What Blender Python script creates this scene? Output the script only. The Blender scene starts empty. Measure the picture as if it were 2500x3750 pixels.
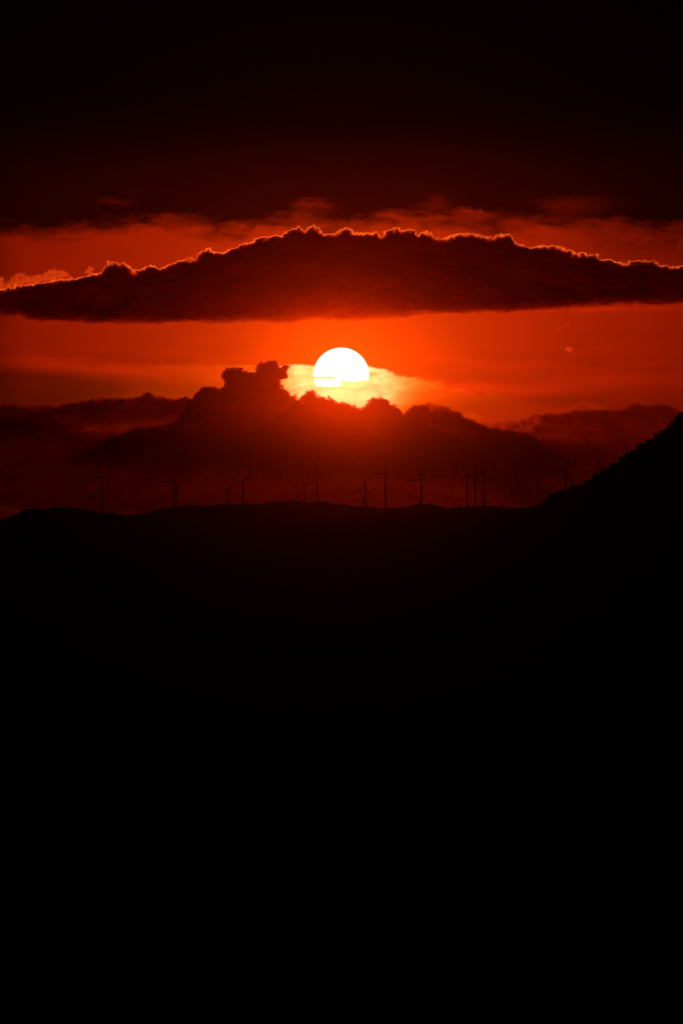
import bpy, math, random
import numpy as np
from mathutils import Matrix, Vector

# ------------------------------------------------------------------ units
# The photograph is a telephoto view; the sun's disc (0.53 degrees) gives the
# field of view. ARC is one small unit of arc (about a photo pixel) in radians.
ARC = 4.557e-5
DEG = math.degrees(ARC)
def az(px): return (px - 1250.0) * ARC          # bearing east of the view axis
def el(py): return (2000.0 - py) * ARC          # elevation above the horizon
def at(px, py, Y): return Vector((az(px) * Y, Y, el(py) * Y))

scene = bpy.context.scene
col = scene.collection

# ------------------------------------------------------------------ camera
cam_d = bpy.data.cameras.new("camera")
cam = bpy.data.objects.new("camera", cam_d)
col.objects.link(cam)
cam_d.sensor_fit = 'HORIZONTAL'
cam_d.angle = 2 * math.atan(1250 * ARC)
cam_d.clip_start = 1.0
cam_d.clip_end = 400000.0
cam.location = (0, 0, 0)
cam.rotation_euler = (math.radians(90) + 125 * ARC, 0, 0)
scene.camera = cam

# ------------------------------------------------------------------ look
scene.view_settings.view_transform = 'Standard'
scene.view_settings.look = 'None'
scene.view_settings.exposure = 0.0
scene.view_settings.gamma = 1.0
scene.render.engine = 'CYCLES'
cy = scene.cycles
cy.max_bounces = 4
cy.diffuse_bounces = 1
cy.glossy_bounces = 1
cy.transmission_bounces = 1
cy.transparent_max_bounces = 32
cy.volume_bounces = 0
cy.use_denoising = True

# ------------------------------------------------------------------ sun
SUN_PX, SUN_PY = 1249.0, 1372.0
SUN_EL = el(SUN_PY)
SUN_AZ = az(SUN_PX)
sd = bpy.data.lights.new("sun_lamp", 'SUN')
sd.energy = 2.2
sd.angle = math.radians(0.53)
sd.color = (1.0, 0.20, 0.045)
sun = bpy.data.objects.new("sun_lamp", sd)
col.objects.link(sun)
sdir = Vector((math.sin(SUN_AZ) * math.cos(SUN_EL), math.cos(SUN_AZ) * math.cos(SUN_EL), math.sin(SUN_EL)))
sun.rotation_euler = sdir.to_track_quat('Z', 'Y').to_euler()

# ------------------------------------------------------------------ node maths
class E:
    """a float socket with operators, so that node graphs read as formulas"""
    nt = None
    def __init__(s, sock): s.s = sock
    @staticmethod
    def m(op, *a, clamp=False):
        n = E.nt.nodes.new('ShaderNodeMath'); n.operation = op; n.use_clamp = clamp
        for i, x in enumerate(a):
            if isinstance(x, E): E.nt.links.new(x.s, n.inputs[i])
            else: n.inputs[i].default_value = float(x)
        return E(n.outputs[0])
    def __add__(s, o): return E.m('ADD', s, o)
    __radd__ = __add__
    def __sub__(s, o): return E.m('SUBTRACT', s, o)
    def __rsub__(s, o): return E.m('SUBTRACT', o, s)
    def __mul__(s, o): return E.m('MULTIPLY', s, o)
    __rmul__ = __mul__
    def __truediv__(s, o): return E.m('DIVIDE', s, o)
    def __neg__(s): return E.m('MULTIPLY', s, -1.0)
def exp(x): return E.m('EXPONENT', x)
def sqrt(x): return E.m('SQRT', x)
def absn(x): return E.m('ABSOLUTE', x)
def mx(a, b): return E.m('MAXIMUM', a, b)
def mn(a, b): return E.m('MINIMUM', a, b)
def step(x, lo, hi):
    n = E.nt.nodes.new('ShaderNodeMapRange'); n.interpolation_type = 'SMOOTHSTEP'
    E.nt.links.new(x.s, n.inputs['Value'])
    n.inputs['From Min'].default_value = lo; n.inputs['From Max'].default_value = hi
    n.inputs['To Min'].default_value = 0.0; n.inputs['To Max'].default_value = 1.0
    return E(n.outputs['Result'])
def gauss(x, c, w): 
    d = (x - c) / w
    return exp(-(d * d))
def combine(x, y, z=0.0):
    n = E.nt.nodes.new('ShaderNodeCombineXYZ')
    for i, v in enumerate((x, y, z)):
        if isinstance(v, E): E.nt.links.new(v.s, n.inputs[i])
        else: n.inputs[i].default_value = v
    return n.outputs[0]
def noise(vec, scale, detail=5, rough=0.55, dist=0.0):
    n = E.nt.nodes.new('ShaderNodeTexNoise')
    n.inputs['Scale'].default_value = scale; n.inputs['Detail'].default_value = detail
    n.inputs['Roughness'].default_value = rough; n.inputs['Distortion'].default_value = dist
    E.nt.links.new(vec, n.inputs['Vector'])
    return E(n.outputs[0]) - 0.5

# ------------------------------------------------------------------ sky
world = bpy.data.worlds.new("World")
scene.world = world
world.use_nodes = True
nt = world.node_tree
nt.nodes.clear()
E.nt = nt
out = nt.nodes.new('ShaderNodeOutputWorld')
bg = nt.nodes.new('ShaderNodeBackground')
nt.links.new(bg.outputs[0], out.inputs[0])
tc = nt.nodes.new('ShaderNodeTexCoord')
sep = nt.nodes.new('ShaderNodeSeparateXYZ')
nt.links.new(tc.outputs['Generated'], sep.inputs[0])
dx, dy, dz = (E(sep.outputs[i]) for i in range(3))
U = E.m('ARCTAN2', dx, dy) / ARC                 # bearing and elevation in arc units
V = E.m('ARCSINE', dz) / ARC
X = U + 1250.0
Y = 2000.0 - V
du = U - (SUN_PX - 1250.0)
dv = Y - SUN_PY
r = sqrt(du * du + dv * dv * 1.35)
P1 = combine(X * 0.001, Y * 0.006)               # long level streaks
P2 = combine(X * 0.001, Y * 0.002)               # looser wisps
# clear evening sky: strong near the sun, fading all round
clear = 0.95 * exp(-(r / 230.0)) + 0.66 * exp(-(r / 1050.0)) + 0.03 * exp(-(r / 4000.0))
clear = clear * (1.0 + 0.16 * step(du, -200, 900))
st = noise(P1, 2.2, 6, 0.55)
st2 = noise(P2, 5.0, 6, 0.6, 0.4)
band = step(Y, 1230, 1340)
clear = clear * (1.0 + st * (0.2 + band * 0.75) + st2 * (0.12 + 0.18 * band))
# grey-red bank of haze lower left and its lit upper streak, and the dim one at right
bl = gauss(X + st * 260.0, 120, 560) * step(Y + st * 90.0 - X * 0.09, 1320, 1375)
clear = clear * (1.0 - 0.55 * bl)
bs = gauss(X, 420, 360) * gauss(Y + st * 60.0 - X * 0.03, 1333, 26)
clear = clear * (1.0 + 0.45 * bs)
rs = gauss(X, 1750, 420) * gauss(Y + st * 70.0 - X * 0.015, 1393, 22)
clear = clear * (1.0 + 0.5 * rs)
ul = gauss(Y + st2 * 26.0 + (X - 2050.0) * 0.02, 1139, 9) * step(X, 1850, 2150) * mx(0.5 + st2 * 3.0, 0.0)
clear = clear * (1.0 + 0.45 * ul)
rd = step(X, 1650, 2300) * step(Y + st * 120.0, 1400, 1440)
clear = clear * (1.0 - 0.22 * rd) * (1.0 - 0.4 * step(-X + st * 160.0, -110, 60))
# high dark cloud deck, with ragged underside and a few thin places
dn = noise(combine(X * 0.001, Y * 0.0026, 3.0), 3.0, 7, 0.55, 0.3)
dn2 = noise(combine(X * 0.001, Y * 0.0022, 8.0), 4.2, 5, 0.5, 0.2)
edge = Y + dn * 230.0 + st * 60.0 + step(X, 1300, 2500) * -34.0
vw = noise(combine(X * 0.001, Y * 0.0021, 12.0), 12.0, 6, 0.6, 0.4)
deck = 1.0 - step(edge + dn2 * 40.0 + vw * 70.0 - 22.0 * step(-X, -900, -300), 768, 868)
XD = X + dn2 * 170.0 + vw * 60.0
YD = Y + dn * 120.0 + vw * 90.0 - 4.0
thin = 0.0
for cx, cy_, wx_, wy_, am in ((1140, 748, 60, 20, 0.38), (1560, 752, 60, 24, 0.34), (1735, 782, 85, 15, 0.5), (2110, 742, 120, 34, 0.2), (2100, 790, 90, 16, 0.1), (430, 730, 60, 14, 0.12), (1250, 805, 90, 16, 0.35), (1390, 812, 60, 14, 0.3)):
    thin = thin + am * gauss(XD, cx, wx_) * gauss(YD, cy_, wy_)
deck = mx(deck - thin * (1.0 + dn2 * 2.6), 0.0)
lump = 0.0
for cx, cy_, wx_, wy_, am in ((360, 772, 85, 32, 0.95), (630, 800, 50, 24, 0.6), (60, 790, 160, 24, 0.8), (960, 806, 230, 22, 0.85), (1680, 815, 120, 15, 0.75), (2040, 818, 200, 24, 0.85), (2400, 800, 160, 34, 0.9), (2330, 900, 110, 7, 0.25), (2450, 882, 80, 10, 0.5)):
    lump = lump + am * gauss(XD, cx, wx_) * gauss(YD, cy_, wy_)
deck = mn(mx(deck, lump), 1.0)
clear = clear * (1.0 - deck * (1.0 - 0.05 * step(Y, 300, 760)))
clear = clear * (1.0 - 0.6 * step(-Y, -640, -380))
clear = clear * (1.0 - 0.42 * step(X, 1600, 2500) * step(-Y, -1020, -940))
R = clear
G = clear * 0.027 + 0.085 * exp(-(r / 260.0)) * (1.0 - deck)
B = clear * 0.0012
# thin lit cloud sheet behind which the lower half of the sun stands
vn = noise(combine(X * 0.001, Y * 0.0035, 5.0), 7.0, 7, 0.62, 0.6)
vn2 = noise(combine(X * 0.001, Y * 0.0022, 1.0), 16.0, 6, 0.6, 0.5)
vedge = Y - mx(X - 1330.0, 0.0) * 0.19 + vn2 * (14.0 + 40.0 * step(X, 1340, 1500)) + vn * (16.0 + 60.0 * step(X, 1340, 1600))
sheet = step(vedge - 22.0 * step(X, 1300, 1700), 1331, 1344)
sheet = sheet * mx(1.0 + vn * 1.7 + vn2 * 1.3, 0.1)
k = 120.0 * step(-X, -1050, -900) + 70.0 * step(X, 1470, 1620) + step(X, 1380, 1600) * mx(Y - 1415.0, 0.0) * 2.6 + mx(absn(du - 10.0) - 150.0, 0.0) * (1.15 + 0.35 * step(X, 1350, 1500)) + mx(Y - 1475.0, 0.0) * 4.0
R = R + sheet * 1.5 * exp(-(k / 190.0))
G = G + sheet * (0.67 * exp(-(k / 100.0)) + 0.1 * exp(-(k / 260.0)))
B = B + sheet * 0.26 * exp(-(k / 70.0))
# the disc itself, cut below by the sheet
ell = sqrt(du * du + dv * dv * 1.05)
disc = 1.0 - step(ell, 97.5, 103.0)
n3 = noise(combine(X * 0.001, Y * 0.001, 2.0), 22.0, 5, 0.55)
cut = 1.0 - step(Y + n3 * 14.0 - 18.0 * step(X, 1216, 1246) + 6.0 * step(X, 1290, 1345), 1371, 1382)
strip = step(Y + n3 * 12.0, 1385, 1396) * (1.0 - step(Y + n3 * 12.0, 1406, 1417)) * (1.0 - step(X + n3 * 60.0, 1225, 1260))
core = disc * mn(cut + strip + 0.004, 1.0)
R = R + core * 3.0
G = G + core * 2.8
B = B + core * 2.4
# nothing shines below the horizon except the last of the glow
fall = step(V, 20, 250)
R = R * fall; G = G * fall; B = B * fall
rgb = nt.nodes.new('ShaderNodeCombineXYZ')
for i, c_ in enumerate((R, G, B)): nt.links.new(c_.s, rgb.inputs[i])
sky = nt.nodes.new('ShaderNodeTexSky')
sky.sky_type = 'NISHITA'; sky.sun_disc = False
sky.sun_elevation = SUN_EL; sky.sun_rotation = SUN_AZ
filt = nt.nodes.new('ShaderNodeVectorMath'); filt.operation = 'MULTIPLY'
nt.links.new(sky.outputs[0], filt.inputs[0])
filt.inputs[1].default_value = (0.0004, 0.0002, 0.0002)
scl = nt.nodes.new('ShaderNodeVectorMath'); scl.operation = 'SCALE'
nt.links.new(rgb.outputs[0], scl.inputs[0])
SKYK = 1.35 / 0.1                                 # undo the background strength; make up for the haze in front
scl.inputs['Scale'].default_value = SKYK
ad = nt.nodes.new('ShaderNodeVectorMath'); ad.operation = 'ADD'
nt.links.new(filt.outputs[0], ad.inputs[0]); nt.links.new(scl.outputs[0], ad.inputs[1])
nt.links.new(ad.outputs[0], bg.inputs['Color'])
bg.inputs['Strength'].default_value = 0.1
world.cycles.sampling_method = 'NONE'

# ------------------------------------------------------------------ helpers
def link_mesh(name, verts, faces, mat, parent=None, smooth=False):
    me = bpy.data.meshes.new(name)
    if isinstance(verts, np.ndarray):
        faces = np.asarray(faces)
        n = faces.shape[1]
        me.vertices.add(len(verts)); me.vertices.foreach_set('co', verts.astype(np.float32).ravel())
        me.loops.add(faces.size); me.loops.foreach_set('vertex_index', faces.astype(np.int32).ravel())
        me.polygons.add(len(faces))
        me.polygons.foreach_set('loop_start', np.arange(0, faces.size, n, dtype=np.int32))
        me.update(calc_edges=True); me.validate()
    else:
        me.from_pydata(verts, [], faces); me.update()
    if smooth: me.polygons.foreach_set('use_smooth', [True] * len(me.polygons))
    if mat: me.materials.append(mat)
    o = bpy.data.objects.new(name, me); col.objects.link(o)
    if parent: o.parent = parent
    return o
def tag(o, label=None, cat=None, group=None, kind=None):
    if label: o['label'] = label
    if cat: o['category'] = cat
    if group: o['group'] = group
    if kind: o['kind'] = kind
    return o
def empty(name, loc, rz=0.0):
    o = bpy.data.objects.new(name, None); col.objects.link(o)
    o.location = loc; o.rotation_euler = (0, 0, rz); return o

def mat_surface(name, c1, c2, scale, rough=0.9, spec=0.2, bump=0.0):
    m = bpy.data.materials.new(name); m.use_nodes = True
    t = m.node_tree; b = t.nodes['Principled BSDF']
    tx = t.nodes.new('ShaderNodeTexCoord'); nz = t.nodes.new('ShaderNodeTexNoise')
    nz.inputs['Scale'].default_value = scale; nz.inputs['Detail'].default_value = 6
    t.links.new(tx.outputs['Object'], nz.inputs['Vector'])
    rp = t.nodes.new('ShaderNodeValToRGB')
    rp.color_ramp.elements[0].color = (*c1, 1); rp.color_ramp.elements[0].position = 0.35
    rp.color_ramp.elements[1].color = (*c2, 1); rp.color_ramp.elements[1].position = 0.65
    t.links.new(nz.outputs['Fac'], rp.inputs[0]); t.links.new(rp.outputs[0], b.inputs['Base Color'])
    b.inputs['Roughness'].default_value = rough
    b.inputs['Specular IOR Level'].default_value = spec
    if bump:
        bp = t.nodes.new('ShaderNodeBump'); bp.inputs['Strength'].default_value = bump
        t.links.new(nz.outputs['Fac'], bp.inputs['Height']); t.links.new(bp.outputs[0], b.inputs['Normal'])
    return m
M_GROUND = mat_surface('valley_scrub', (0.030, 0.034, 0.018), (0.075, 0.065, 0.040), 0.004, 1.0, 0.0)
M_HILL = mat_surface('wooded_hill', (0.025, 0.035, 0.016), (0.06, 0.055, 0.032), 0.01, 1.0, 0.0)
M_LEAF = mat_surface('leaves', (0.030, 0.045, 0.018), (0.055, 0.075, 0.030), 0.4, 0.8, 0.1)
M_BARK = mat_surface('bark', (0.06, 0.045, 0.03), (0.12, 0.09, 0.06), 2.0, 0.95, 0.1)
M_PAINT = mat_surface('turbine_paint', (0.55, 0.55, 0.54), (0.62, 0.62, 0.61), 0.3, 0.6, 0.2)
M_STEEL = mat_surface('galvanised_steel', (0.22, 0.22, 0.22), (0.32, 0.32, 0.32), 0.6, 0.6, 0.4)

# vectorised value noise
_rs = np.random.RandomState(11)
_perm = _rs.rand(256, 256)
def vnoise(x, y, seed=0):
    x = x + seed * 17.31; y = y + seed * 9.17
    xi = np.floor(x).astype(int); yi = np.floor(y).astype(int)
    fx = x - xi; fy = y - yi
    fx = fx * fx * (3 - 2 * fx); fy = fy * fy * (3 - 2 * fy)
    a = _perm[xi & 255, yi & 255]; b = _perm[(xi + 1) & 255, yi & 255]
    c = _perm[xi & 255, (yi + 1) & 255]; d = _perm[(xi + 1) & 255, (yi + 1) & 255]
    return (a * (1 - fx) + b * fx) * (1 - fy) + (c * (1 - fx) + d * fx) * fy
def fbm(x, y, o=5, seed=0, gain=0.5):
    s = 0; a = 1.0; t = 0
    for i in range(o):
        s = s + a * (vnoise(x * 2 ** i, y * 2 ** i, seed + i) - 0.5); t += a; a *= gain
    return s / t
def billow(x, y, o=5, seed=0, gain=0.55):
    """rounded bumps with sharp valleys between them, 0..1"""
    s = 0; a = 1.0; t = 0
    for i in range(o):
        s = s + a * (1 - np.abs(vnoise(x * 2 ** i, y * 2 ** i, seed + 3 * i) * 2 - 1) ** 1.0); t += a; a *= gain
    return s / t

# ------------------------------------------------------------------ clouds
def cloud_mat(name, sigma, albedo, g, absorb=(0, 0, 0)):
    m = bpy.data.materials.new(name); m.use_nodes = True
    t = m.node_tree; t.nodes.clear()
    o = t.nodes.new('ShaderNodeOutputMaterial'); v = t.nodes.new('ShaderNodeVolumePrincipled')
    v.inputs['Color'].default_value = (*albedo, 1); v.inputs['Density'].default_value = sigma
    v.inputs['Absorption Color'].default_value = (*absorb, 1)
    v.inputs['Density Attribute'].default_value = ''
    v.inputs['Temperature Attribute'].default_value = ''
    v.inputs['Anisotropy'].default_value = g
    t.links.new(v.outputs[0], o.inputs['Volume'])
    m.cycles.volume_sampling = 'DISTANCE'
    try: m.cycles.homogeneous_volume = True
    except Exception: pass
    return m
SIG = 1 / 170.0
M_CLOUD = cloud_mat('rim_lit_vapour', SIG, (0.85, 0.58, 0.30), 0.70, (0.7, 0, 0))  # bright copy of the vapour, for the lens cloud's rim light
M_LOWC = cloud_mat('dense_vapour', SIG, (0.16, 0.055, 0.02), 0.70, (0.1, 0, 0))
M_SHADED = cloud_mat('shaded_vapour', SIG, (0.025, 0.007, 0.002), 0.70, (0.12, 0, 0))  # dark copy for the lens cloud's body, its shade put into the albedo
M_TOWER = cloud_mat('tower_rim_vapour', SIG, (0.55, 0.28, 0.10), 0.70, (0.1, 0, 0))  # bright copy of the vapour, for the rim light on the two heads
M_RED = cloud_mat('red_vapour', SIG, (0.022, 0.006, 0.002), 0.70, (0.1, 0, 0))
M_PUFF = cloud_mat('puff_vapour', SIG, (0.75, 0.25, 0.10), 0.66)

def seg_dist(px, py, P):
    d = np.full(px.shape, 1e9)
    for (x0, y0), (x1, y1) in zip(P[:-1], P[1:]):
        ex, ey = x1 - x0, y1 - y0
        t = np.clip(((px - x0) * ex + (py - y0) * ey) / (ex * ex + ey * ey + 1e-9), 0, 1)
        d = np.minimum(d, np.hypot(px - x0 - t * ex, py - y0 - t * ey))
    return d
def inside(px, py, P):
    c = np.zeros(px.shape, bool)
    n = len(P)
    for i in range(n):
        x0, y0 = P[i]; x1, y1 = P[(i + 1) % n]
        if y0 == y1: continue
        c ^= ((y0 > py) != (y1 > py)) & (px < (x1 - x0) * (py - y0) / (y1 - y0) + x0)
    return c
def cloud(name, label, top, bot, D, tau=5.0, w1=5.0, w2=22.0, wb=45.0, bump=7.0, bscale=26.0, stp=3.0, seed=1,
          wisp=0.0, mat=None, group=None, bnoise=10.0, sig=SIG, warp=4.0, deep=0.0, rimvar=1.0, rough=0.35, thin=None):
    """a real, thick cloud: an outline in bearing/elevation gives its height and width at
    distance D, and its depth swells from the rim inwards with rounded lumps"""
    poly = top + bot[::-1]
    xs = [p[0] for p in poly]; ys = [p[1] for p in poly]
    gx = np.arange(min(xs) - 18, max(xs) + 18, stp); gy = np.arange(min(ys) - 18, max(ys) + 18, stp)
    PX, PY = np.meshgrid(gx, gy)
    wx = PX + warp * 2 * fbm(PX / 11, PY / 11, 3, seed + 40); wy = PY + warp * 2 * fbm(PX / 11, PY / 11, 3, seed + 60)
    ins = inside(wx, wy, poly)
    dt = seg_dist(wx, wy, top); db = seg_dist(wx, wy, bot)
    sg = np.where(ins, 1.0, -1.0)
    bl = (billow(PX / bscale, PY / bscale, 4, seed) - 0.62) * 2.2
    near = dt < db
    d_t = np.where(near | ins, sg * dt, -db) + bump * bl
    d_b = np.where(near & ~ins, 1.0, sg) * db + bnoise * fbm(PX / 60, PY / 14, 4, seed + 9) * 2
    d_t = np.where(~ins & ~near, np.minimum(d_t, -1), d_t)
    d_t = np.maximum(d_t, 0); d_b = np.maximum(d_b, 0)
    lo = fbm(PX / 70, PY / 70, 3, seed + 51) * 2
    hi = fbm(PX / 13, PY / 13, 3, seed + 55) * 2
    w1f = w1 * np.exp(rimvar * (1.7 * lo + 1.1 * hi)); w2f = w2 * np.exp(rimvar * (1.1 * lo + 0.6 * hi))
    a = 1 - np.exp(-(d_t / (w1f * tau) + (d_t / w2f) ** 2))
    b = 1 - np.exp(-(d_b / wb) ** 1.3)
    lump = (1 + rough * fbm(PX / 45, PY / 45, 4, seed + 5) * 2) * (1 + deep * d_t / 100)
    T = tau * a * b * lump
    for th_ in (thin or ()):
        T = T * (1 - th_[4] * np.exp(-((PX - th_[0]) / th_[2]) ** 2 - ((PY - th_[1]) / th_[3]) ** 2))
    if wisp:
        T = T * np.clip(1 + wisp * 3.2 * fbm(PX / 26, PY / 20, 5, seed + 21, 0.6), 0.0, 3)
    T[0, :] = T[-1, :] = 0; T[:, 0] = T[:, -1] = 0
    pos = T > 0.004
    T = np.where(pos, T, 0)
    half = T / sig / 2
    off = 1400 * fbm(PX / 160, PY / 90, 4, seed + 31) * 2
    A = az(PX); Z = el(PY)
    ny, nx = PX.shape
    yf = D + off - half; yb = D + off + half
    vf = np.stack([A * D, yf, Z * D], -1).reshape(-1, 3)
    vb = np.stack([A * D, yb, Z * D], -1).reshape(-1, 3)
    idx = np.arange(ny * nx).reshape(ny, nx)
    bidx = np.where(pos, idx + ny * nx, idx)
    use = pos[:-1, :-1] | pos[1:, :-1] | pos[:-1, 1:] | pos[1:, 1:]
    def quads(I): return np.stack([I[:-1, :-1][use], I[:-1, 1:][use], I[1:, 1:][use], I[1:, :-1][use]], -1)
    f = np.concatenate([quads(idx)[:, ::-1], quads(bidx)])
    V_ = np.concatenate([vf, vb])
    used = np.unique(f); remap = np.zeros(len(V_), int); remap[used] = np.arange(len(used))
    V_ = V_[used]; f = remap[f]
    c0 = V_.mean(0)
    o = link_mesh(name, V_ - c0, f, mat or M_CLOUD, smooth=False)
    o.location = c0
    tag(o, label, 'cloud', group)
    return o


TOP_A = [(-900,1230),(-500,1150),(-200,1085),(0,1060.6),(48,1048.6),(104,1044.6),(151,1036.6),(207,1024.7),(263,1016.7),(319,1008.7),(374.7,999),(382.7,969),(398.6,959),(430.5,961),(454.4,958.5),(478,973),(490,989),(526,983),(550,969),(582,977),(622,962.5),(662,945),(678,938.6),(709.5,938.6),(725,922.6),(765,905),(785,921),(813,925),(861,905),(885,885),(917,883),(949,867),(980.5,871.6),(1004.5,862),(1036,863.6),(1068,841),(1100,830),(1124,841),(1148,828.6),(1172,845),(1188,861),(1219.7,855.7),(1250,845),(1266,837),(1298,853),(1330,859),(1377.6,851),(1393.5,859),(1417,843),(1453,833),(1481,841),(1513,841),(1529,865),(1553,849),(1581,853),(1594,871.6),(1632.6,869),(1672.5,855),(1712,849),(1760,849),(1800,859),(1840,851),(1868,853),(1887.8,881),(1927.6,893),(1943.6,906.7),(1983,898.7),(2047,902),(2083,917),(2103,929),(2151,925),(2182.7,930.6),(2214.6,945),(2270,961),(2294,959),(2334,951),(2366,957),(2390,949),(2414,969),(2461.7,973),(2500,973),(2700,985),(3000,1010),(3300,1070)]
BOT_A = [(-900,1250),(-400,1180),(0,1156),(72,1156),(96,1172),(143.5,1178),(239,1178),(319,1186),(478,1190.5),(654,1188),(685.6,1182.5),(797,1182.5),(957,1180),(1060,1184),(1116,1174),(1250,1178),(1473,1168),(1521,1156),(1609,1152),(1728,1148),(1888,1142.7),(2047,1134.7),(2207,1124),(2366,1118.8),(2500,1116),(2900,1105),(3300,1085)]
BODY_A = [(x, y + 4) for x, y in TOP_A]
big = cloud('lens_cloud', 'huge dark lens-shaped cloud across the sky above the sun, its bumpy top edge glowing', BODY_A, BOT_A, 160000,
      tau=5.6, w1=7, w2=8, wb=20, bump=9, bscale=28, seed=1, bnoise=8, rough=0.08, mat=M_SHADED, thin=[(1250, 1200, 470, 125, 0.69)])  # depth thinned low in the middle to put the sun's glow there
RIM_A = [(x, y + 20) for x, y in TOP_A]  # added band along the top, its rim light put into a brighter albedo
rim = cloud('rim_light_band', 'added bright vapour band painting the sunlit orange edge of the cloud top', TOP_A, RIM_A, 160000, thin=[(120, 1040, 230, 90, 0.8), (2500, 970, 330, 90, 0.6), (1330, 850, 90, 60, 0.4), (820, 920, 60, 60, 0.5), (540, 980, 50, 60, 0.5)], tau=1.9, w1=2.8, w2=9, wb=7, bump=9, bscale=28,
      seed=1, bnoise=4, rough=0.3, mat=M_CLOUD, stp=2.5, rimvar=2.3)
del rim['category']
rim.location = rim.location - big.location
rim.parent = big

T_LB = [(-2000,1545),(-1500,1500),(-900,1470),(-400,1476),(0,1479),(80,1476),(159,1481),(223,1475),(271,1471),(319,1459),(367,1449),(414.5,1455),(454,1451),(494,1455),(542,1435),(574,1447),(606,1455),(654,1460),(690,1455),(730,1470),(770,1500)]
B_LB = [(-2000,1560),(-1500,1575),(-900,1580),(-400,1580),(0,1580),(300,1575),(500,1572),(700,1560),(770,1550)]
cloud('cloud_bank', 'long dark cloud bank with a faint red rim left of the towering cloud', T_LB, B_LB, 92000, mat=M_RED, rough=0.12, tau=4.2, w1=5, w2=14, wb=30, bump=5, bscale=24, seed=2)

T_TW = [(260,1690),(400,1600),(520,1562),(600,1552),(650,1535),(675,1500),(694,1462),(711,1465),(717.5,1443),(741,1417),(765,1411),(805,1419),(817,1407),(813,1391),(803.6,1375),(813,1355),(829,1343),(861,1341.6),(885,1347),(901,1359),(929,1359),(934,1331),(949,1321),(980.5,1313.6),(1012,1319),(1024,1339),(1044,1327),(1060,1333.6),(1052,1363),(1052,1378),(1026.5,1388),(1031.6,1403.5),(1052,1429),(1067,1447),(1085,1434),(1088,1449),(1110,1480),(1180,1520),(1320,1560),(1450,1680)]
B_TW = [(260,1700),(560,1760),(1250,1770),(1450,1700)]
tower_c = cloud('towering_cloud', 'two-headed towering cumulus cloud rising just left of the sun', T_TW, B_TW, 88000, mat=M_RED, rough=0.08, tau=6.2, w1=2.6, w2=11, wb=110, bump=6, bscale=15, seed=3)
T_TWR = [p for p in T_TW if p[0] >= 690 and p[1] < 1470]  # added band round the heads, rim light put into its brighter vapour
rim = cloud('rim_light_band', 'added bright vapour band painting the glowing edge of the two heads', T_TWR, [(x * 0.985 + 14, y + 14) for x, y in T_TWR], 88000, mat=M_TOWER, rough=0.1,
      tau=1.0, w1=2.6, w2=9, wb=7, bump=6, bscale=15, seed=3, stp=2.5, bnoise=2, rimvar=0.8)
del rim['category']
rim.location = rim.location - tower_c.location
rim.parent = tower_c

T_MD = [(760,1660),(900,1590),(1040,1510),(1077,1472),(1093,1457),(1113,1436.6),(1133.7,1426),(1154,1431.5),(1174.5,1447),(1192,1454.5),(1205,1442),(1215,1457),(1230.6,1470),(1256,1469),(1276.5,1475),(1302,1482.5),(1325,1488),(1338,1475),(1358,1454.5),(1389,1448),(1414,1452),(1434.7,1470),(1465,1490),(1480,1512),(1540,1550),(1680,1600),(1800,1680)]
B_MD = [(760,1670),(980,1760),(1560,1770),(1800,1700)]
cloud('low_cumulus', 'row of low cumulus heads directly beneath the sun', T_MD, B_MD, 85500, mat=M_RED, rough=0.08, tau=6.5, w1=3.5, w2=11, wb=110, bump=6, bscale=15, seed=4)

T_RC = [(1240,1670),(1380,1590),(1440,1545),(1474,1512),(1497,1490.6),(1521,1479),(1553,1471),(1601,1475),(1648.6,1487),(1684.5,1506.6),(1712,1530),(1748,1537),(1765,1556),(1840,1570),(1900,1582),(1936,1576),(1950,1590),(2020,1640),(2140,1700)]
B_RC = [(1240,1680),(1400,1770),(1950,1780),(2140,1710)]
cloud('ragged_cumulus', 'broad ragged cumulus cloud right of and lower than the sun', T_RC, B_RC, 89500, mat=M_RED, rough=0.12, tau=5.0, w1=5, w2=14, wb=100, bump=7, bscale=22, seed=5)

T_RB = [(1700,1760),(1820,1650),(1890,1600),(1935.6,1578),(1968,1546),(1975.5,1522.5),(1995,1510.6),(2039,1514.5),(2079,1506.6),(2111,1492),(2160,1498),(2198.7,1500.6),(2262,1498.6),(2294,1490.6),(2326,1474.7),(2366,1481),(2398,1481),(2430,1478.7),(2469.7,1494.6),(2500,1506.6),(2700,1530),(3300,1600),(4300,1840)]
B_RB = [(1700,1770),(1900,1880),(2500,1890),(3300,1890),(4300,1870)]
cloud('right_cloud_bank', 'smooth dark cloud bank behind the wooded slope at the right edge', T_RB, B_RB, 92000, mat=M_RED, rough=0.1, rimvar=0.4, tau=2.3, w1=7, w2=16, wb=40, bump=3, bscale=30, seed=6).name = 'cloud_bank'

T_LOW = [(-2600,1830),(-1700,1700),(-900,1560),(-300,1505),(0,1510),(200,1530),(300,1555),(335,1560),(383,1556),(446,1562),(510,1558),(558,1551),(614,1556),(700,1570),(900,1585),(1200,1585),(1500,1580),(1750,1590),(2000,1600),(2500,1610),(3300,1620),(4400,1840)]
B_LOW = [(-2600,1848),(-900,1855),(0,1864),(40,1870),(90,1886),(300,1896),(600,1892),(800,1880),(1250,1876),(1900,1880),(2500,1880),(3300,1880),(4400,1870)]
cloud('low_stratus', 'broad dark cloud layer lying along the horizon behind the wind turbines', T_LOW, B_LOW, 81000, mat=M_RED, rough=0.05, rimvar=0.15, thin=[(2600, 1780, 620, 500, 0.93)], tau=3.9, w1=16, w2=40, wb=14, bump=5, bscale=30, stp=4, seed=7, bnoise=5)

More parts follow.
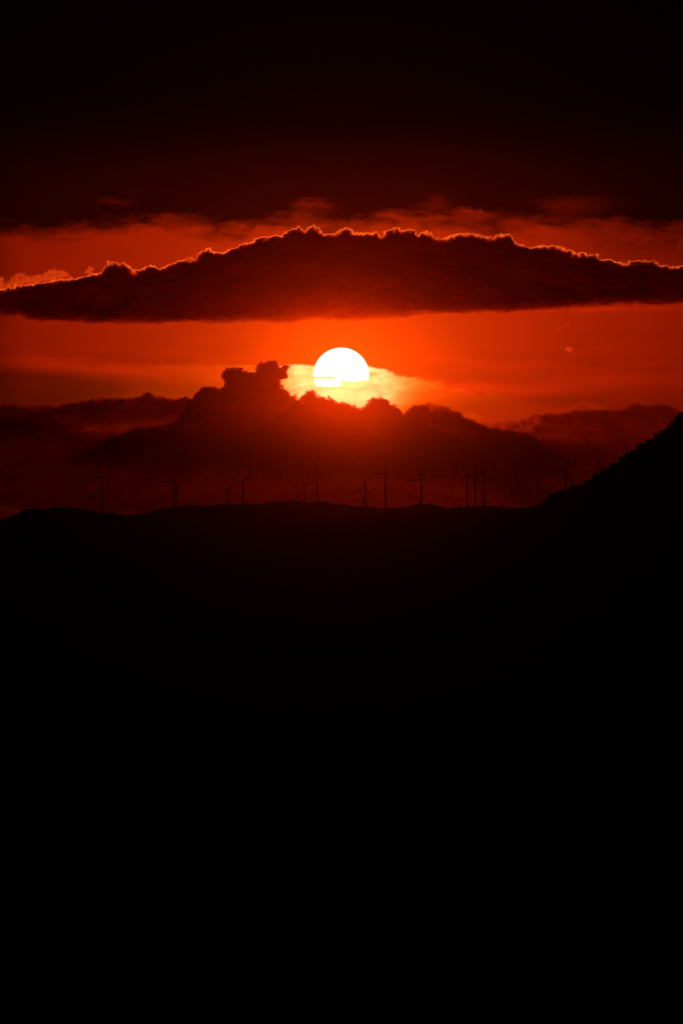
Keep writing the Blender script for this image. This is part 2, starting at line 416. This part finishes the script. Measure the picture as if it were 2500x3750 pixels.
# small bright puffs
T_P = [(-160,1066),(-90,1030),(-20,1022),(5,1012),(22,1030),(45,1012),(60,1002),(76,1000),(100,1000),(125,1002),(140,996),(150,1004),(165,995),(178,984),(195,978),(212,986),(228,984),(240,992),(256,1003),(262,1012)]
B_P = [(-160,1085),(0,1066),(60,1050),(110,1046),(160,1038),(215,1024),(262,1016)]
cloud('bright_cloud', 'bright orange ragged cloud above the left end of the long dark cloud', T_P, B_P, 162500, tau=1.7, w1=7, w2=26, wb=30, bump=7, bscale=15, stp=2, seed=8, wisp=0.9, mat=M_PUFF, warp=6)
cloud('cloud_puff', 'tiny orange cloud puff floating over the left shoulder of the long dark cloud',
      [(305,1003),(318,990),(322,980),(334,976),(346,984),(348,992),(338,998),(343,1010)], [(305,1004),(325,1003),(343,1012)], 161800,
      tau=1.5, w1=6, w2=20, wb=5, bump=3, bscale=10, stp=1.5, seed=9, wisp=0.6, mat=M_PUFF, bnoise=2)
cloud('cloud_puff', 'small round orange cloud puff alone in the clear sky right of the sun',
      [(2068,1280),(2072,1272),(2082,1266),(2092,1268),(2102,1273),(2100,1284)], [(2068,1281),(2085,1292),(2100,1286)], 166000,
      tau=1.0, w1=9, w2=30, wb=6, bump=4, bscale=9, stp=1.2, seed=10, wisp=0.7, mat=M_PUFF, bnoise=3)
cloud('cloud_puff', 'leftmost of the faint specks of cloud under the long dark cloud at right',
      [(2035,1195),(2042,1194),(2049,1203)], [(2035,1198),(2042,1206),(2049,1206)], 166000,
      tau=0.32, w1=9, w2=30, wb=3, bump=2, bscale=8, stp=1.0, seed=12, wisp=0.4, mat=M_PUFF, bnoise=1)
cloud('cloud_puff', 'middle and largest of the faint cloud specks under the long dark cloud at right',
      [(2066,1191),(2075,1185),(2084,1191)], [(2066,1195),(2075,1200),(2084,1196)], 166200,
      tau=0.25, w1=9, w2=30, wb=3, bump=2, bscale=8, stp=1.0, seed=13, wisp=0.5, mat=M_PUFF, bnoise=1)
T_W = [(2070,1498),(2095,1486),(2111,1474),(2130,1478),(2150,1472),(2175,1480),(2205,1488),(2215,1496)]
B_W = [(2070,1506),(2110,1508),(2150,1512),(2215,1500)]
cloud('cloud_wisp', 'thin curling wisp on top of the dark cloud bank at right', T_W, B_W, 88500, tau=1.1, w1=7, w2=30, wb=10, bump=6, bscale=16, stp=2, seed=14, wisp=0.9, mat=M_LOWC)
T_W2 = [(1700,1522),(1716,1500),(1735,1508),(1750,1512),(1766,1520),(1764,1534)]
B_W2 = [(1700,1526),(1730,1540),(1764,1540)]
cloud('thin_cloud', 'faint ragged veil of cloud in the gap before the right cloud bank',
      [(1640,1600),(1700,1556),(1745,1548),(1790,1546),(1820,1536),(1860,1530),(1900,1540),(1935,1522),(1965,1516),(1990,1530)],
      [(1640,1604),(1740,1640),(1850,1650),(1940,1630),(1990,1560)], 90500, mat=M_RED, tau=1.1, w1=14, w2=40, wb=30, bump=9, bscale=24, seed=31, wisp=0.8, stp=2.5)
cloud('cloud_wisp', 'torn red wisp at the right shoulder of the ragged cumulus', T_W2, B_W2, 88200, tau=0.22, w1=9, w2=30, wb=10, bump=7, bscale=14, stp=2, seed=15, wisp=0.9, mat=M_PUFF)

# ------------------------------------------------------------------ terrain
FAR = np.array([(-6000,1890),(-2500,1900),(-1200,1930),(-400,1950),(0,1906),(36,1892),(67,1879),(89,1870),(116,1869),(178,1868),(210,1863),(237,1859),(277,1863),(312,1868),(339,1873),(370.5,1877.7),(402,1880),(446,1885),(478,1888),(513,1884),(536,1879),(580,1870),(612,1861),(634,1858),(670,1854.5),(700,1851),(745,1854.5),(789,1852),(814,1852),(861,1851),(887.5,1850),(914,1851),(968,1846),(999,1842),(1035,1840),(1057,1839),(1084,1841),(1129,1843),(1146,1842),(1164,1840),(1200,1841),(1218,1847),(1258,1850),(1294,1858),(1316,1858),(1338,1857.7),(1370,1861),(1400,1864),(1445.5,1865),(1477,1863.5),(1503.6,1856),(1530,1851),(1557,1849),(1588,1852),(1624,1860),(1651,1863),(1682,1860),(1704.5,1856),(1736,1855),(1780,1855),(1825,1855.5),(1856,1858),(1883,1863),(1900,1865),(2000,1856),(2100,1850),(2300,1834),(2600,1820),(3500,1810),(6000,1830)])
MID = np.array([(-6000,2010),(-2500,2040),(0,2045),(400,2010),(700,1975),(1012,1941),(1079,1930),(1124,1923),(1169,1914),(1204,1903),(1267,1898),(1356,1895),(1423,1893),(1500,1888),(1602,1882),(1691,1874),(1760,1873),(1896,1868),(2100,1850),(2500,1800),(3500,1700),(6000,1600)])
NEAR = np.array([(-6000,2420),(-2000,2400),(0,2330),(900,2180),(1500,2010),(1760,1915),(1840,1886),(1889,1872),(1920,1866),(1956,1862),(1979,1850),(2001,1836),(2014,1824),(2045,1806),(2086,1798),(2099,1790),(2117,1787),(2148,1772),(2166,1764),(2180,1750),(2204,1744),(2220,1734),(2233,1714),(2255,1702),(2273,1684),(2295,1672),(2322,1660),(2336,1646),(2358,1640),(2376,1622),(2403,1604),(2420,1587),(2438,1581),(2447,1567),(2465,1556),(2479,1540),(2500,1528),(2800,1320),(3500,950),(5000,300),(7000,-700),(9000,-1100),(11000,-1500),(14000,-1550)])
GZ = -150.0
YF, YM, YN = 10400.0, 7400.0, 5500.0
TS = 0.8                                         # 36 m blades
def crest(P, px): return np.interp(px, P[:, 0], P[:, 1])

# wind turbines: hub bearing, hub elevation, tower bearing, visible foot, blade length in arc units, foreshortening, first blade angle
TURB = [
 (371.5,1752.5,372.9,1877,57,.86,41,'three-bladed wind turbine farthest left, standing alone on the ridge'),
 (632.4,1762.9,635.2,1857,60,.81,63,'wind turbine left of centre with one level blade, its tower doubled by another'),
 (639.5,1787,641.2,1856,58,.25,88,'wind turbine seen edge-on, its tower hard against the right side of another tower'),
 (829.6,1787.1,834.0,1850,60,.66,100,'smaller wind turbine with a blade pointing up, left one of a pair left of centre'),
 (884.7,1765.7,887.3,1850,63,.83,45,'wind turbine with V-spread blades, right one of a pair left of centre'),
 (1087.8,1818.6,1089.6,1841,56,.74,96,'low wind turbine, leftmost of the three below the sun, hub barely above the ridge'),
 (1112,1774,1114.8,1841,57,.75,8,'middle-height wind turbine between a low one and the tallest just below the sun'),
 (1157.3,1711.4,1160.6,1840,57,.77,11,'tall wind turbine nearest beneath the sun, its hub clearly the highest around'),
 (1333,1786.4,1335.6,1857.7,69,.81,84,'wind turbine right of the sun with widely spread blades, a small rotor low beside it'),
 (1326.7,1829.3,1327.8,1857,57,.9,64,'small wind turbine rotor low on the ridge with one blade pointing level left'),
 (1404.6,1735,1407.2,1863.5,66,.55,62,'slender tall wind turbine standing alone between two shorter pairs right of the sun'),
 (1536,1757.4,1538.5,1849.4,70,.67,63,'wind turbine on a rounded hilltop with a second rotor crossing its tower'),
 (1534.3,1830.5,1536,1850,53,.9,29,'low wind turbine whose V-shaped blades cross the foot of the tower on the rounded hilltop'),
 (1706,1740.8,1710,1853,63,.75,116,'leftmost wind turbine of the dense cluster of three tall ones'),
 (1734.3,1714.2,1738,1853,69,.75,91,'middle and tallest wind turbine of the dense cluster of three'),
 (1767,1731.7,1771.4,1854.5,72,.79,98,'rightmost wind turbine of the dense cluster of three tall ones'),
 (1767,1832,1769,1856,54,.75,102,'low wind turbine mostly hidden behind the foot of the cluster'),
 (1976.3,1785,1978.6,1838,62,.81,11,'wind turbine partly sunk behind the foot of the wooded slope'),
 (1999,1842,2001,1850,62,.75,83,'wind turbine hidden behind the slope except for one thin upright blade'),
 (2064.7,1724,2066.6,1791,72,.77,63,'wind turbine standing clear above the lower part of the wooded slope'),
 (2192.7,1711.4,2195.4,1732,70,.70,108,'wind turbine with its hub just above the tree line halfway up the slope'),
 (2286,1690,2288,1820,74,.75,78,'wind turbine of which only a blade tip shows above the high part of the slope'),
]
turb = []
for hx, hy, tx, by, L, c, ph, lab in TURB:
    Yt = 45.0 * TS / (L * ARC)
    hubz = el(hy) * Yt
    vis = (by - hy) * ARC * Yt
    H = max(84.0, vis / TS + 1.5)
    if hy > 1815: H = 78.0
    turb.append(dict(hx=hx, hy=hy, tx=tx, Y=Yt, H=H, base=hubz - H * TS, c=c, ph=ph, lab=lab))

def ridge(name, P, Yc, front, back, backfn=None, noise_px=1.6, nsc=14.0, label=None, step_px=3.0, xr=(-6000, 6000)):
    pxs = np.concatenate([np.arange(xr[0], -300, 40), np.arange(-300, 2800, step_px), np.arange(2800, xr[1] + 1, 40)])
    ys = np.concatenate([np.linspace(Yc - front, Yc, 30) , Yc + back * np.linspace(0, 1, 34)[1:] ** 1.2])
    A, Yg = np.meshgrid(pxs, ys)
    c = crest(P, A) + noise_px * 2 * fbm(A / nsc, A * 0 + 3.3, 4, 2)
    hc = (2000 - c) * ARC * Yc
    t = np.clip((Yc - Yg) / front, 0, 1)
    zf = hc + (GZ - 6 - hc) * (t ** 0.9)
    zf = zf + np.sin(np.pi * np.clip(t, 0, 1)) * 26 * fbm(A * ARC * Yg / 260, Yg / 420, 5, 4) * 2
    if backfn is None:
        tb = np.clip((Yg - Yc) / back, 0, 1)
        zb = hc + (GZ - 6 - hc) * (tb ** 1.3)
    else:
        zb = backfn(A, Yg, c)
    Z = np.where(Yg <= Yc, zf, zb)
    V_ = np.stack([A * 0 + (A - 1250) * ARC * Yg, Yg, Z], -1).reshape(-1, 3)
    ny, nx = A.shape
    I = np.arange(nx * ny).reshape(ny, nx)
    f = np.stack([I[:-1, :-1].ravel(), I[:-1, 1:].ravel(), I[1:, 1:].ravel(), I[1:, :-1].ravel()], -1)
    o = link_mesh(name, V_, f, M_HILL, smooth=True)
    return tag(o, label, None, None, 'structure')
def far_back(A, Yg, c):
    sight = (2000 - c) * ARC * Yg
    num = 30.0 / 2500.0 ** 2; den = 1 / 2500.0 ** 2
    num = num + 0 * A; den = den + 0 * A
    wc = 1 / ((Yg - YF) ** 2 * 0.25 + 60 ** 2); den = den + wc      # zero margin at the crest
    for t in turb:
        s_t = (2000 - crest(FAR, t['tx'])) * ARC * t['Y']
        mg = max(s_t - t['base'], 0.0)
        xx = (t['tx'] - 1250) * ARC * t['Y']
        d2 = ((A - 1250) * ARC * Yg - xx) ** 2 + (Yg - t['Y']) ** 2
        w = 40.0 / (d2 + 20.0 ** 2) * 1.0
        num = num + w * (mg + 1.0); den = den + w
    drop = np.clip((Yg - 16000) / 3000, 0, 1) ** 2 * 260
    return sight - num / den - drop
ridge('far_hills', FAR, YF, 3000, 9000, far_back, 0.9, 12, 'low dark ridge carrying the wind turbines')
ridge('middle_hills', MID, YM, 2200, 1500, None, 1.0, 20, 'darker nearer ridge below the turbine ridge', step_px=5)
ridge('hillside', NEAR, YN, 2600, 1600, None, 1.0, 20, 'steep wooded slope rising to the right edge', step_px=5, xr=(-6000, 14000))

# valley floor: one gently uneven sheet
gx = np.linspace(-24000, 24000, 121); gy = np.linspace(-2500, 44000, 140)
GX, GY = np.meshgrid(gx, gy)
GZZ = GZ + 9 * fbm(GX / 1500, GY / 1500, 4, 6) * 2
I = np.arange(GX.size).reshape(GX.shape)
f = np.stack([I[:-1, :-1].ravel(), I[:-1, 1:].ravel(), I[1:, 1:].ravel(), I[1:, :-1].ravel()], -1)
tag(link_mesh('ground', np.stack([GX, GY, GZZ], -1).reshape(-1, 3), f, M_GROUND, smooth=True), 'dark valley floor in the foreground', None, None, 'structure')

# ------------------------------------------------------------------ wind turbines
def lathe(profile, n=16, axis='Z'):
    v, f = [], []
    for (r_, z) in profile:
        for k in range(n):
            a = 2 * math.pi * k / n
            p = (r_ * math.cos(a), r_ * math.sin(a), z)
            v.append(p if axis == 'Z' else (p[0], -p[2], p[1]))
    for i in range(len(profile) - 1):
        for k in range(n):
            q = (i * n + k, i * n + (k + 1) % n, (i + 1) * n + (k + 1) % n, (i + 1) * n + k)
            f.append(q if axis == 'Z' else q[::-1])
    f.append(tuple(range(n))[::-1]); f.append(tuple(range((len(profile) - 1) * n, len(profile) * n)))
    return v, f
def blade_geo():
    """45 m blade along +Z: round root, broad shoulder, long taper with twist and a little bend"""
    st = [(0.0, 1.9, 1.9, 0), (1.5, 1.9, 1.9, 0), (4.5, 2.6, 1.5, 14), (8.5, 3.7, 0.95, 12), (14, 3.1, .62, 9), (22, 2.4, .42, 6), (31, 1.75, .28, 3), (39, 1.15, .17, 1), (43.5, .7, .10, 0), (45, .22, .05, 0)]
    v, f = [], []; n = 12
    for z, ch, th, tw in st:
        t = math.radians(tw)
        blend = min(max((z - 1.5) / 7, 0), 1)
        for k in range(n):
            a = 2 * math.pi * k / n
            x = ch / 2 * math.cos(a) + blend * ch * 0.22
            y = th / 2 * math.sin(a) * (1 - blend * 0.45 * math.cos(a))
            v.append((x * math.cos(t) - y * math.sin(t), x * math.sin(t) + y * math.cos(t) - 0.0009 * z * z, z + 1.0))
    for i in range(len(st) - 1):
        for k in range(n):
            f.append((i * n + k, i * n + (k + 1) % n, (i + 1) * n + (k + 1) % n, (i + 1) * n + k))
    f.append(tuple(range(n))[::-1]); f.append(tuple(range((len(st) - 1) * n, len(st) * n)))
    return v, f
def box_geo(sections):
    """loft of rounded rectangles along Y: (y, half width, z low, z high)"""
    v, f = [], []; n = 8
    for y, w, z0, z1 in sections:
        c = min(w, (z1 - z0) / 2) * 0.35
        v += [(-w + c, y, z0), (w - c, y, z0), (w, y, z0 + c), (w, y, z1 - c), (w - c, y, z1), (-w + c, y, z1), (-w, y, z1 - c), (-w, y, z0 + c)]
    for i in range(len(sections) - 1):
        for k in range(n): f.append((i * n + k, (i + 1) * n + k, (i + 1) * n + (k + 1) % n, i * n + (k + 1) % n))
    f.append(tuple(range(n))); f.append(tuple(range((len(sections) - 1) * n, len(sections) * n))[::-1])
    return v, f
OVER = 5.2
GRP = 'wind turbines along the ridge'
proto = empty('wind_turbine', (0, 0, 0))
H0 = 84.0
tw_v, tw_f = lathe([(2.9, -0.5), (2.9, 0.3), (2.35, 0.35), (2.2, 20), (1.9, 45), (1.6, 68), (1.4, H0 - 2.0)], 20)
tower = link_mesh('tower', tw_v, tw_f, M_PAINT, proto, True)
nv, nf = box_geo([(-3.6, 1.1, -1.3, 1.2), (-2.8, 1.7, -1.8, 1.6), (1.0, 2.0, -2.0, 2.1), (6.5, 1.9, -1.7, 2.2), (8.4, 1.5, -0.9, 2.0)])
nacelle = link_mesh('nacelle', nv, nf, M_PAINT, proto); nacelle.location = (0, 0, H0)
vv, vf_ = lathe([(0.06, 0), (0.05, 2.6)], 6)
vane = link_mesh('weather_vane', [(x, y + 7.6, z + 2.1) for x, y, z in vv], vf_, M_STEEL, proto); vane.location = (0, 0, H0)
hv, hf = lathe([(1.45, -1.5), (1.75, -0.6), (1.75, 0.8), (1.35, 1.9), (0.6, 2.6), (0.05, 2.8)], 16, 'Y')
hub = link_mesh('hub', hv, hf, M_PAINT, proto, True); hub.location = (0, -OVER, H0)
bv, bf = blade_geo()
blade_me = None
blades = []
for k in range(3):
    if blade_me is None:
        b = link_mesh('blade', bv, bf, M_PAINT, proto, True); blade_me = b.data
    else:
        b = bpy.data.objects.new('blade', blade_me); col.objects.link(b); b.parent = proto
    b.location = (0, -OVER, H0); blades.append(b)
parts0 = [tower, nacelle, vane, hub] + blades
for i, t in enumerate(turb):
    if i == 0:
        root, ps = proto, parts0
    else:
        root = proto.copy(); col.objects.link(root); ps = []
        for p in parts0:
            q = p.copy(); col.objects.link(q); q.parent = root; ps.append(q)
    th = -math.acos(t['c'])
    # the hub sits forward of the tower along the rotor axis
    hubp = at(t['hx'], t['hy'], t['Y'])
    root.location = (hubp.x - TS * OVER * math.sin(th), hubp.y + TS * OVER * math.cos(th), t['base'])
    root.rotation_euler = (0, 0, th)
    root.scale = (TS, TS, TS)
    H = t['H']
    ps[0].scale = (1, 1, H / H0)
    for p in ps[1:]: p.location.z = H
    for kk in range(3):
        a = t['ph'] + 120 * kk                     # angle above the level, seen from the camera
        ps[4 + kk].rotation_euler = (0, math.radians(90 - a), 0)
    tag(root, t['lab'], 'wind turbine', GRP)

# thin measuring mast
mast = empty('measuring_mast', at(761, 1853, 10600) - Vector((0, 0, 2)))
mv, mf = lathe([(0.5, 0), (0.4, 10), (0.32, 19.5)], 3)
link_mesh('pole', mv, mf, M_STEEL, mast)
cv, cf = box_geo([(-0.15, 1.6, 17.6, 17.9), (0.15, 1.6, 17.6, 17.9)])
link_mesh('cross_arm', cv, cf, M_STEEL, mast)
tag(mast, 'short thin mast on the ridge left of centre between the turbine pairs', 'mast')

# ------------------------------------------------------------------ trees
def crown_geo(seed, rx, rz, nleaf=900, leaf=0.42, lobes=9):
    rd = random.Random(seed)
    L_ = []
    for i in range(lobes):
        a = rd.uniform(0, 6.283); rr = rd.uniform(0, 0.62) * rx
        L_.append((rr * math.cos(a), rr * math.sin(a), rz * rd.uniform(-0.55, 0.6), rd.uniform(0.32, 0.55) * rx))
    v, f = [], []
    for i in range(nleaf):
        x, y, z, s = rd.choice(L_)
        th = rd.uniform(0, 6.283); cz = rd.uniform(-1, 1); sr = math.sqrt(1 - cz * cz)
        q = s * rd.uniform(0.45, 1.08) ** 0.6
        c = Vector((x + q * sr * math.cos(th), y + q * sr * math.sin(th), z + q * cz * rz / rx * 0.9))
        n = Vector((rd.gauss(0, 1), rd.gauss(0, 1), rd.gauss(0, 1))).normalized()
        t1 = n.orthogonal().normalized(); t2 = n.cross(t1)
        w = leaf * rd.uniform(0.6, 1.5)
        b0 = len(v)
        v += [c - t1 * w, c + t2 * w * .6, c + t1 * w, c - t2 * w * .6]
        f.append((b0, b0 + 1, b0 + 2, b0 + 3))
    return [tuple(p) for p in v], f
def trunk_geo(seed, h, r_):
    rd = random.Random(seed); v, f = [], []
    def limb(a, b, r0, r1, n=6):
        d = (b - a); t1 = d.orthogonal().normalized(); t2 = d.normalized().cross(t1)
        i0 = len(v)
        for p, rr in ((a, r0), ((a + b) / 2 + t1 * r0 * rd.uniform(-1, 1), (r0 + r1) / 2), (b, r1)):
            for k in range(n):
                an = 6.283 * k / n
                v.append(tuple(p + t1 * rr * math.cos(an) + t2 * rr * math.sin(an)))
        for j in range(2):
            for k in range(n): f.append((i0 + j * n + k, i0 + j * n + (k + 1) % n, i0 + (j + 1) * n + (k + 1) % n, i0 + (j + 1) * n + k))
    top = Vector((rd.uniform(-.3, .3), rd.uniform(-.3, .3), h))
    limb(Vector((0, 0, -1.0)), top, r_, r_ * .55)
    for k in range(5):
        a = rd.uniform(0, 6.283); L_ = h * rd.uniform(.35, .6)
        limb(top * rd.uniform(.6, 1), top + Vector((math.cos(a) * L_, math.sin(a) * L_, h * rd.uniform(.25, .6))), r_ * .4, r_ * .12, 5)
    return v, f
variants = []
for s in range(6):
    cv_, cf_ = crown_geo(100 + s, 3.4, 2.6 + 0.3 * (s % 3))
    tv_, tf_ = trunk_geo(200 + s, 2.4, 0.28)
    cm = bpy.data.meshes.new('crown'); cm.from_pydata(cv_, [], cf_); cm.materials.append(M_LEAF)
    tm = bpy.data.meshes.new('trunk'); tm.from_pydata(tv_, [], tf_); tm.materials.append(M_BARK)
    variants.append((cm, tm))
rd = random.Random(5)
def near_z(px): return (2000 - float(crest(NEAR, px))) * ARC * YN
def place_tree(px, top_py, sc, lab, wide=1.0, dy=0.0):
    Yt = YN + dy
    base = Vector(((px - 1250) * ARC * Yt, Yt, near_z(px) - 0.4))
    top = el(top_py) * Yt
    h = max(top - base.z, 2.2)
    s = h / 5.6
    r0 = empty('tree', base, rd.uniform(0, 6.28))
    cm, tm = rd.choice(variants)
    for nm, me, z in (('trunk', tm, 0.0), ('crown', cm, 2.6 * s)):
        o = bpy.data.objects.new(nm, me); col.objects.link(o); o.parent = r0
        o.location = (0, 0, z); o.scale = (s * wide * sc, s * wide * sc, s)
    tag(r0, lab, 'tree', 'trees along the skyline of the wooded slope')
SKY = [(1889,1867),(1905,1863),(1921,1859),(1940,1856),(1957,1852),(1975,1841),(1990,1833),(2004,1823),(2018,1809),(2032,1800),(2048,1792),(2066,1790),(2086,1786),(2103,1774),(2120,1774),(2138,1765),(2152,1757),(2168,1750),(2184,1731),(2199,1727),(2213,1722),(2224,1711),(2238,1694),(2255,1689),(2271,1669),(2281,1668),(2296,1658),(2312,1650),(2326,1645),(2340,1627),(2352,1622),(2366,1617),(2378,1605),(2392,1596),(2406,1587),(2422,1568),(2438,1569),(2452,1550),(2466,1542),(2484,1520),(2496,1510),(2520,1500),(2548,1478),(2580,1452)]
base_lab = 'dark bushy tree in silhouette on the skyline of the wooded slope'
for i, (px, py) in enumerate(SKY):
    lab = base_lab
    if px == 2484: lab = 'large round-topped tree standing out highest on the slope at the right edge'
    if px == 2340: lab = 'tall knobbly tree rising above its neighbours two thirds up the slope'
    if px == 2103: lab = 'broad flat bush beside the blade of the turbine on the lower slope'
    w = {2484: 1.6, 2340: 1.0, 2103: 1.9}.get(px, rd.uniform(1.1, 1.8))
    if i % 2 and lab is base_lab: py += rd.uniform(0, 7)
    else: py -= 1
    place_tree(px, py - 1, 1.0, lab, w, rd.uniform(-6, 10))

def clumps(name, pts, label, mat=M_LEAF, seed=3, nleaf=60):
    """far-off wood as one mass: many small leafy crowns in one mesh"""
    rs = np.random.RandomState(seed)
    V_ = []; n = len(pts)
    P = np.array(pts)                              # x, y, z, radius
    cen = np.repeat(P[:, :3], nleaf, 0); rad = np.repeat(P[:, 3], nleaf)[:, None]
    d = rs.normal(size=(n * nleaf, 3)); d /= np.linalg.norm(d, axis=1, keepdims=True)
    c = cen + d * rad * rs.uniform(.5, 1.0, (n * nleaf, 1)) * np.array([1, 1, .8])
    t1 = rs.normal(size=d.shape); t1 /= np.linalg.norm(t1, axis=1, keepdims=True)
    t2 = np.cross(t1, d); t2 /= np.linalg.norm(t2, axis=1, keepdims=True) + 1e-9
    w = rad * 0.34
    q = np.stack([c - t1 * w, c + t2 * w, c + t1 * w, c - t2 * w], 1).reshape(-1, 3)
    f = np.arange(len(q)).reshape(-1, 4)
    return tag(link_mesh(name, q, f, mat), label, None, None, 'stuff')
pts = []
for i in range(1500):
    px = rd.uniform(-60, 2350)
    g = fbm(np.array([px / 45.0]), np.array([7.7]), 3, 3)[0]
    if g < rd.uniform(-0.25, 0.15): continue
    s = 1.25 * rd.uniform(1.0, 2.1) * (1.25 if g > 0.1 else 0.9)
    Yt = YF + rd.uniform(-25, 25)
    pts.append(((px - 1250) * ARC * Yt, Yt, (2000 - float(crest(FAR, px))) * ARC * YF + rd.uniform(-0.6, 1.1), s))
for a, b, s in ((814, 836, 3.2), (846, 868, 3.0), (1155, 1205, 2.4), (206, 250, 2.6), (1022, 1050, 2.2), (1465, 1482, 2.4)):
    for k in range(7):
        px = rd.uniform(a, b)
        pts.append(((px - 1250) * ARC * YF, YF + rd.uniform(-9, 9), (2000 - float(crest(FAR, px))) * ARC * YF + 0.6, 0.8 * s * rd.uniform(.8, 1.15)))
clumps('far_woodland', pts, 'scrub and small trees fringing the turbine ridge', seed=4, nleaf=40)
pts = []
for i in range(1700):
    px = rd.uniform(1880, 2750); t = rd.random() ** 1.3
    t = 0.008 + t
    Yt = YN - t * 900
    hc = near_z(px); tt = t * 900 / 2600
    z = hc + (GZ - 6 - hc) * tt ** 0.9
    pts.append(((px - 1250) * ARC * Yt, Yt, z + 1.1, rd.uniform(2.0, 3.2)))
clumps('woodland', pts, 'dense dark woodland covering the slope at right', seed=6, nleaf=40)

# ------------------------------------------------------------------ haze
HX, HY0, HY1, HZ0, HZ1 = 26000.0, -3500.0, 45000.0, GZ - 14, 980.0
v = [(x, y, z) for z in (HZ0, HZ1) for y in (HY0, HY1) for x in (-HX, HX)]
f = [(0, 2, 3, 1), (4, 5, 7, 6), (0, 1, 5, 4), (2, 6, 7, 3), (0, 4, 6, 2), (1, 3, 7, 5)]
m = cloud_mat('smoky_haze', 1.1e-5, (0.00122, 0.00023, 0.000012), 0.989)
hz = link_mesh('haze', v, f, m)
tag(hz, 'reddish evening haze glowing below the sun', None, None, 'stuff')
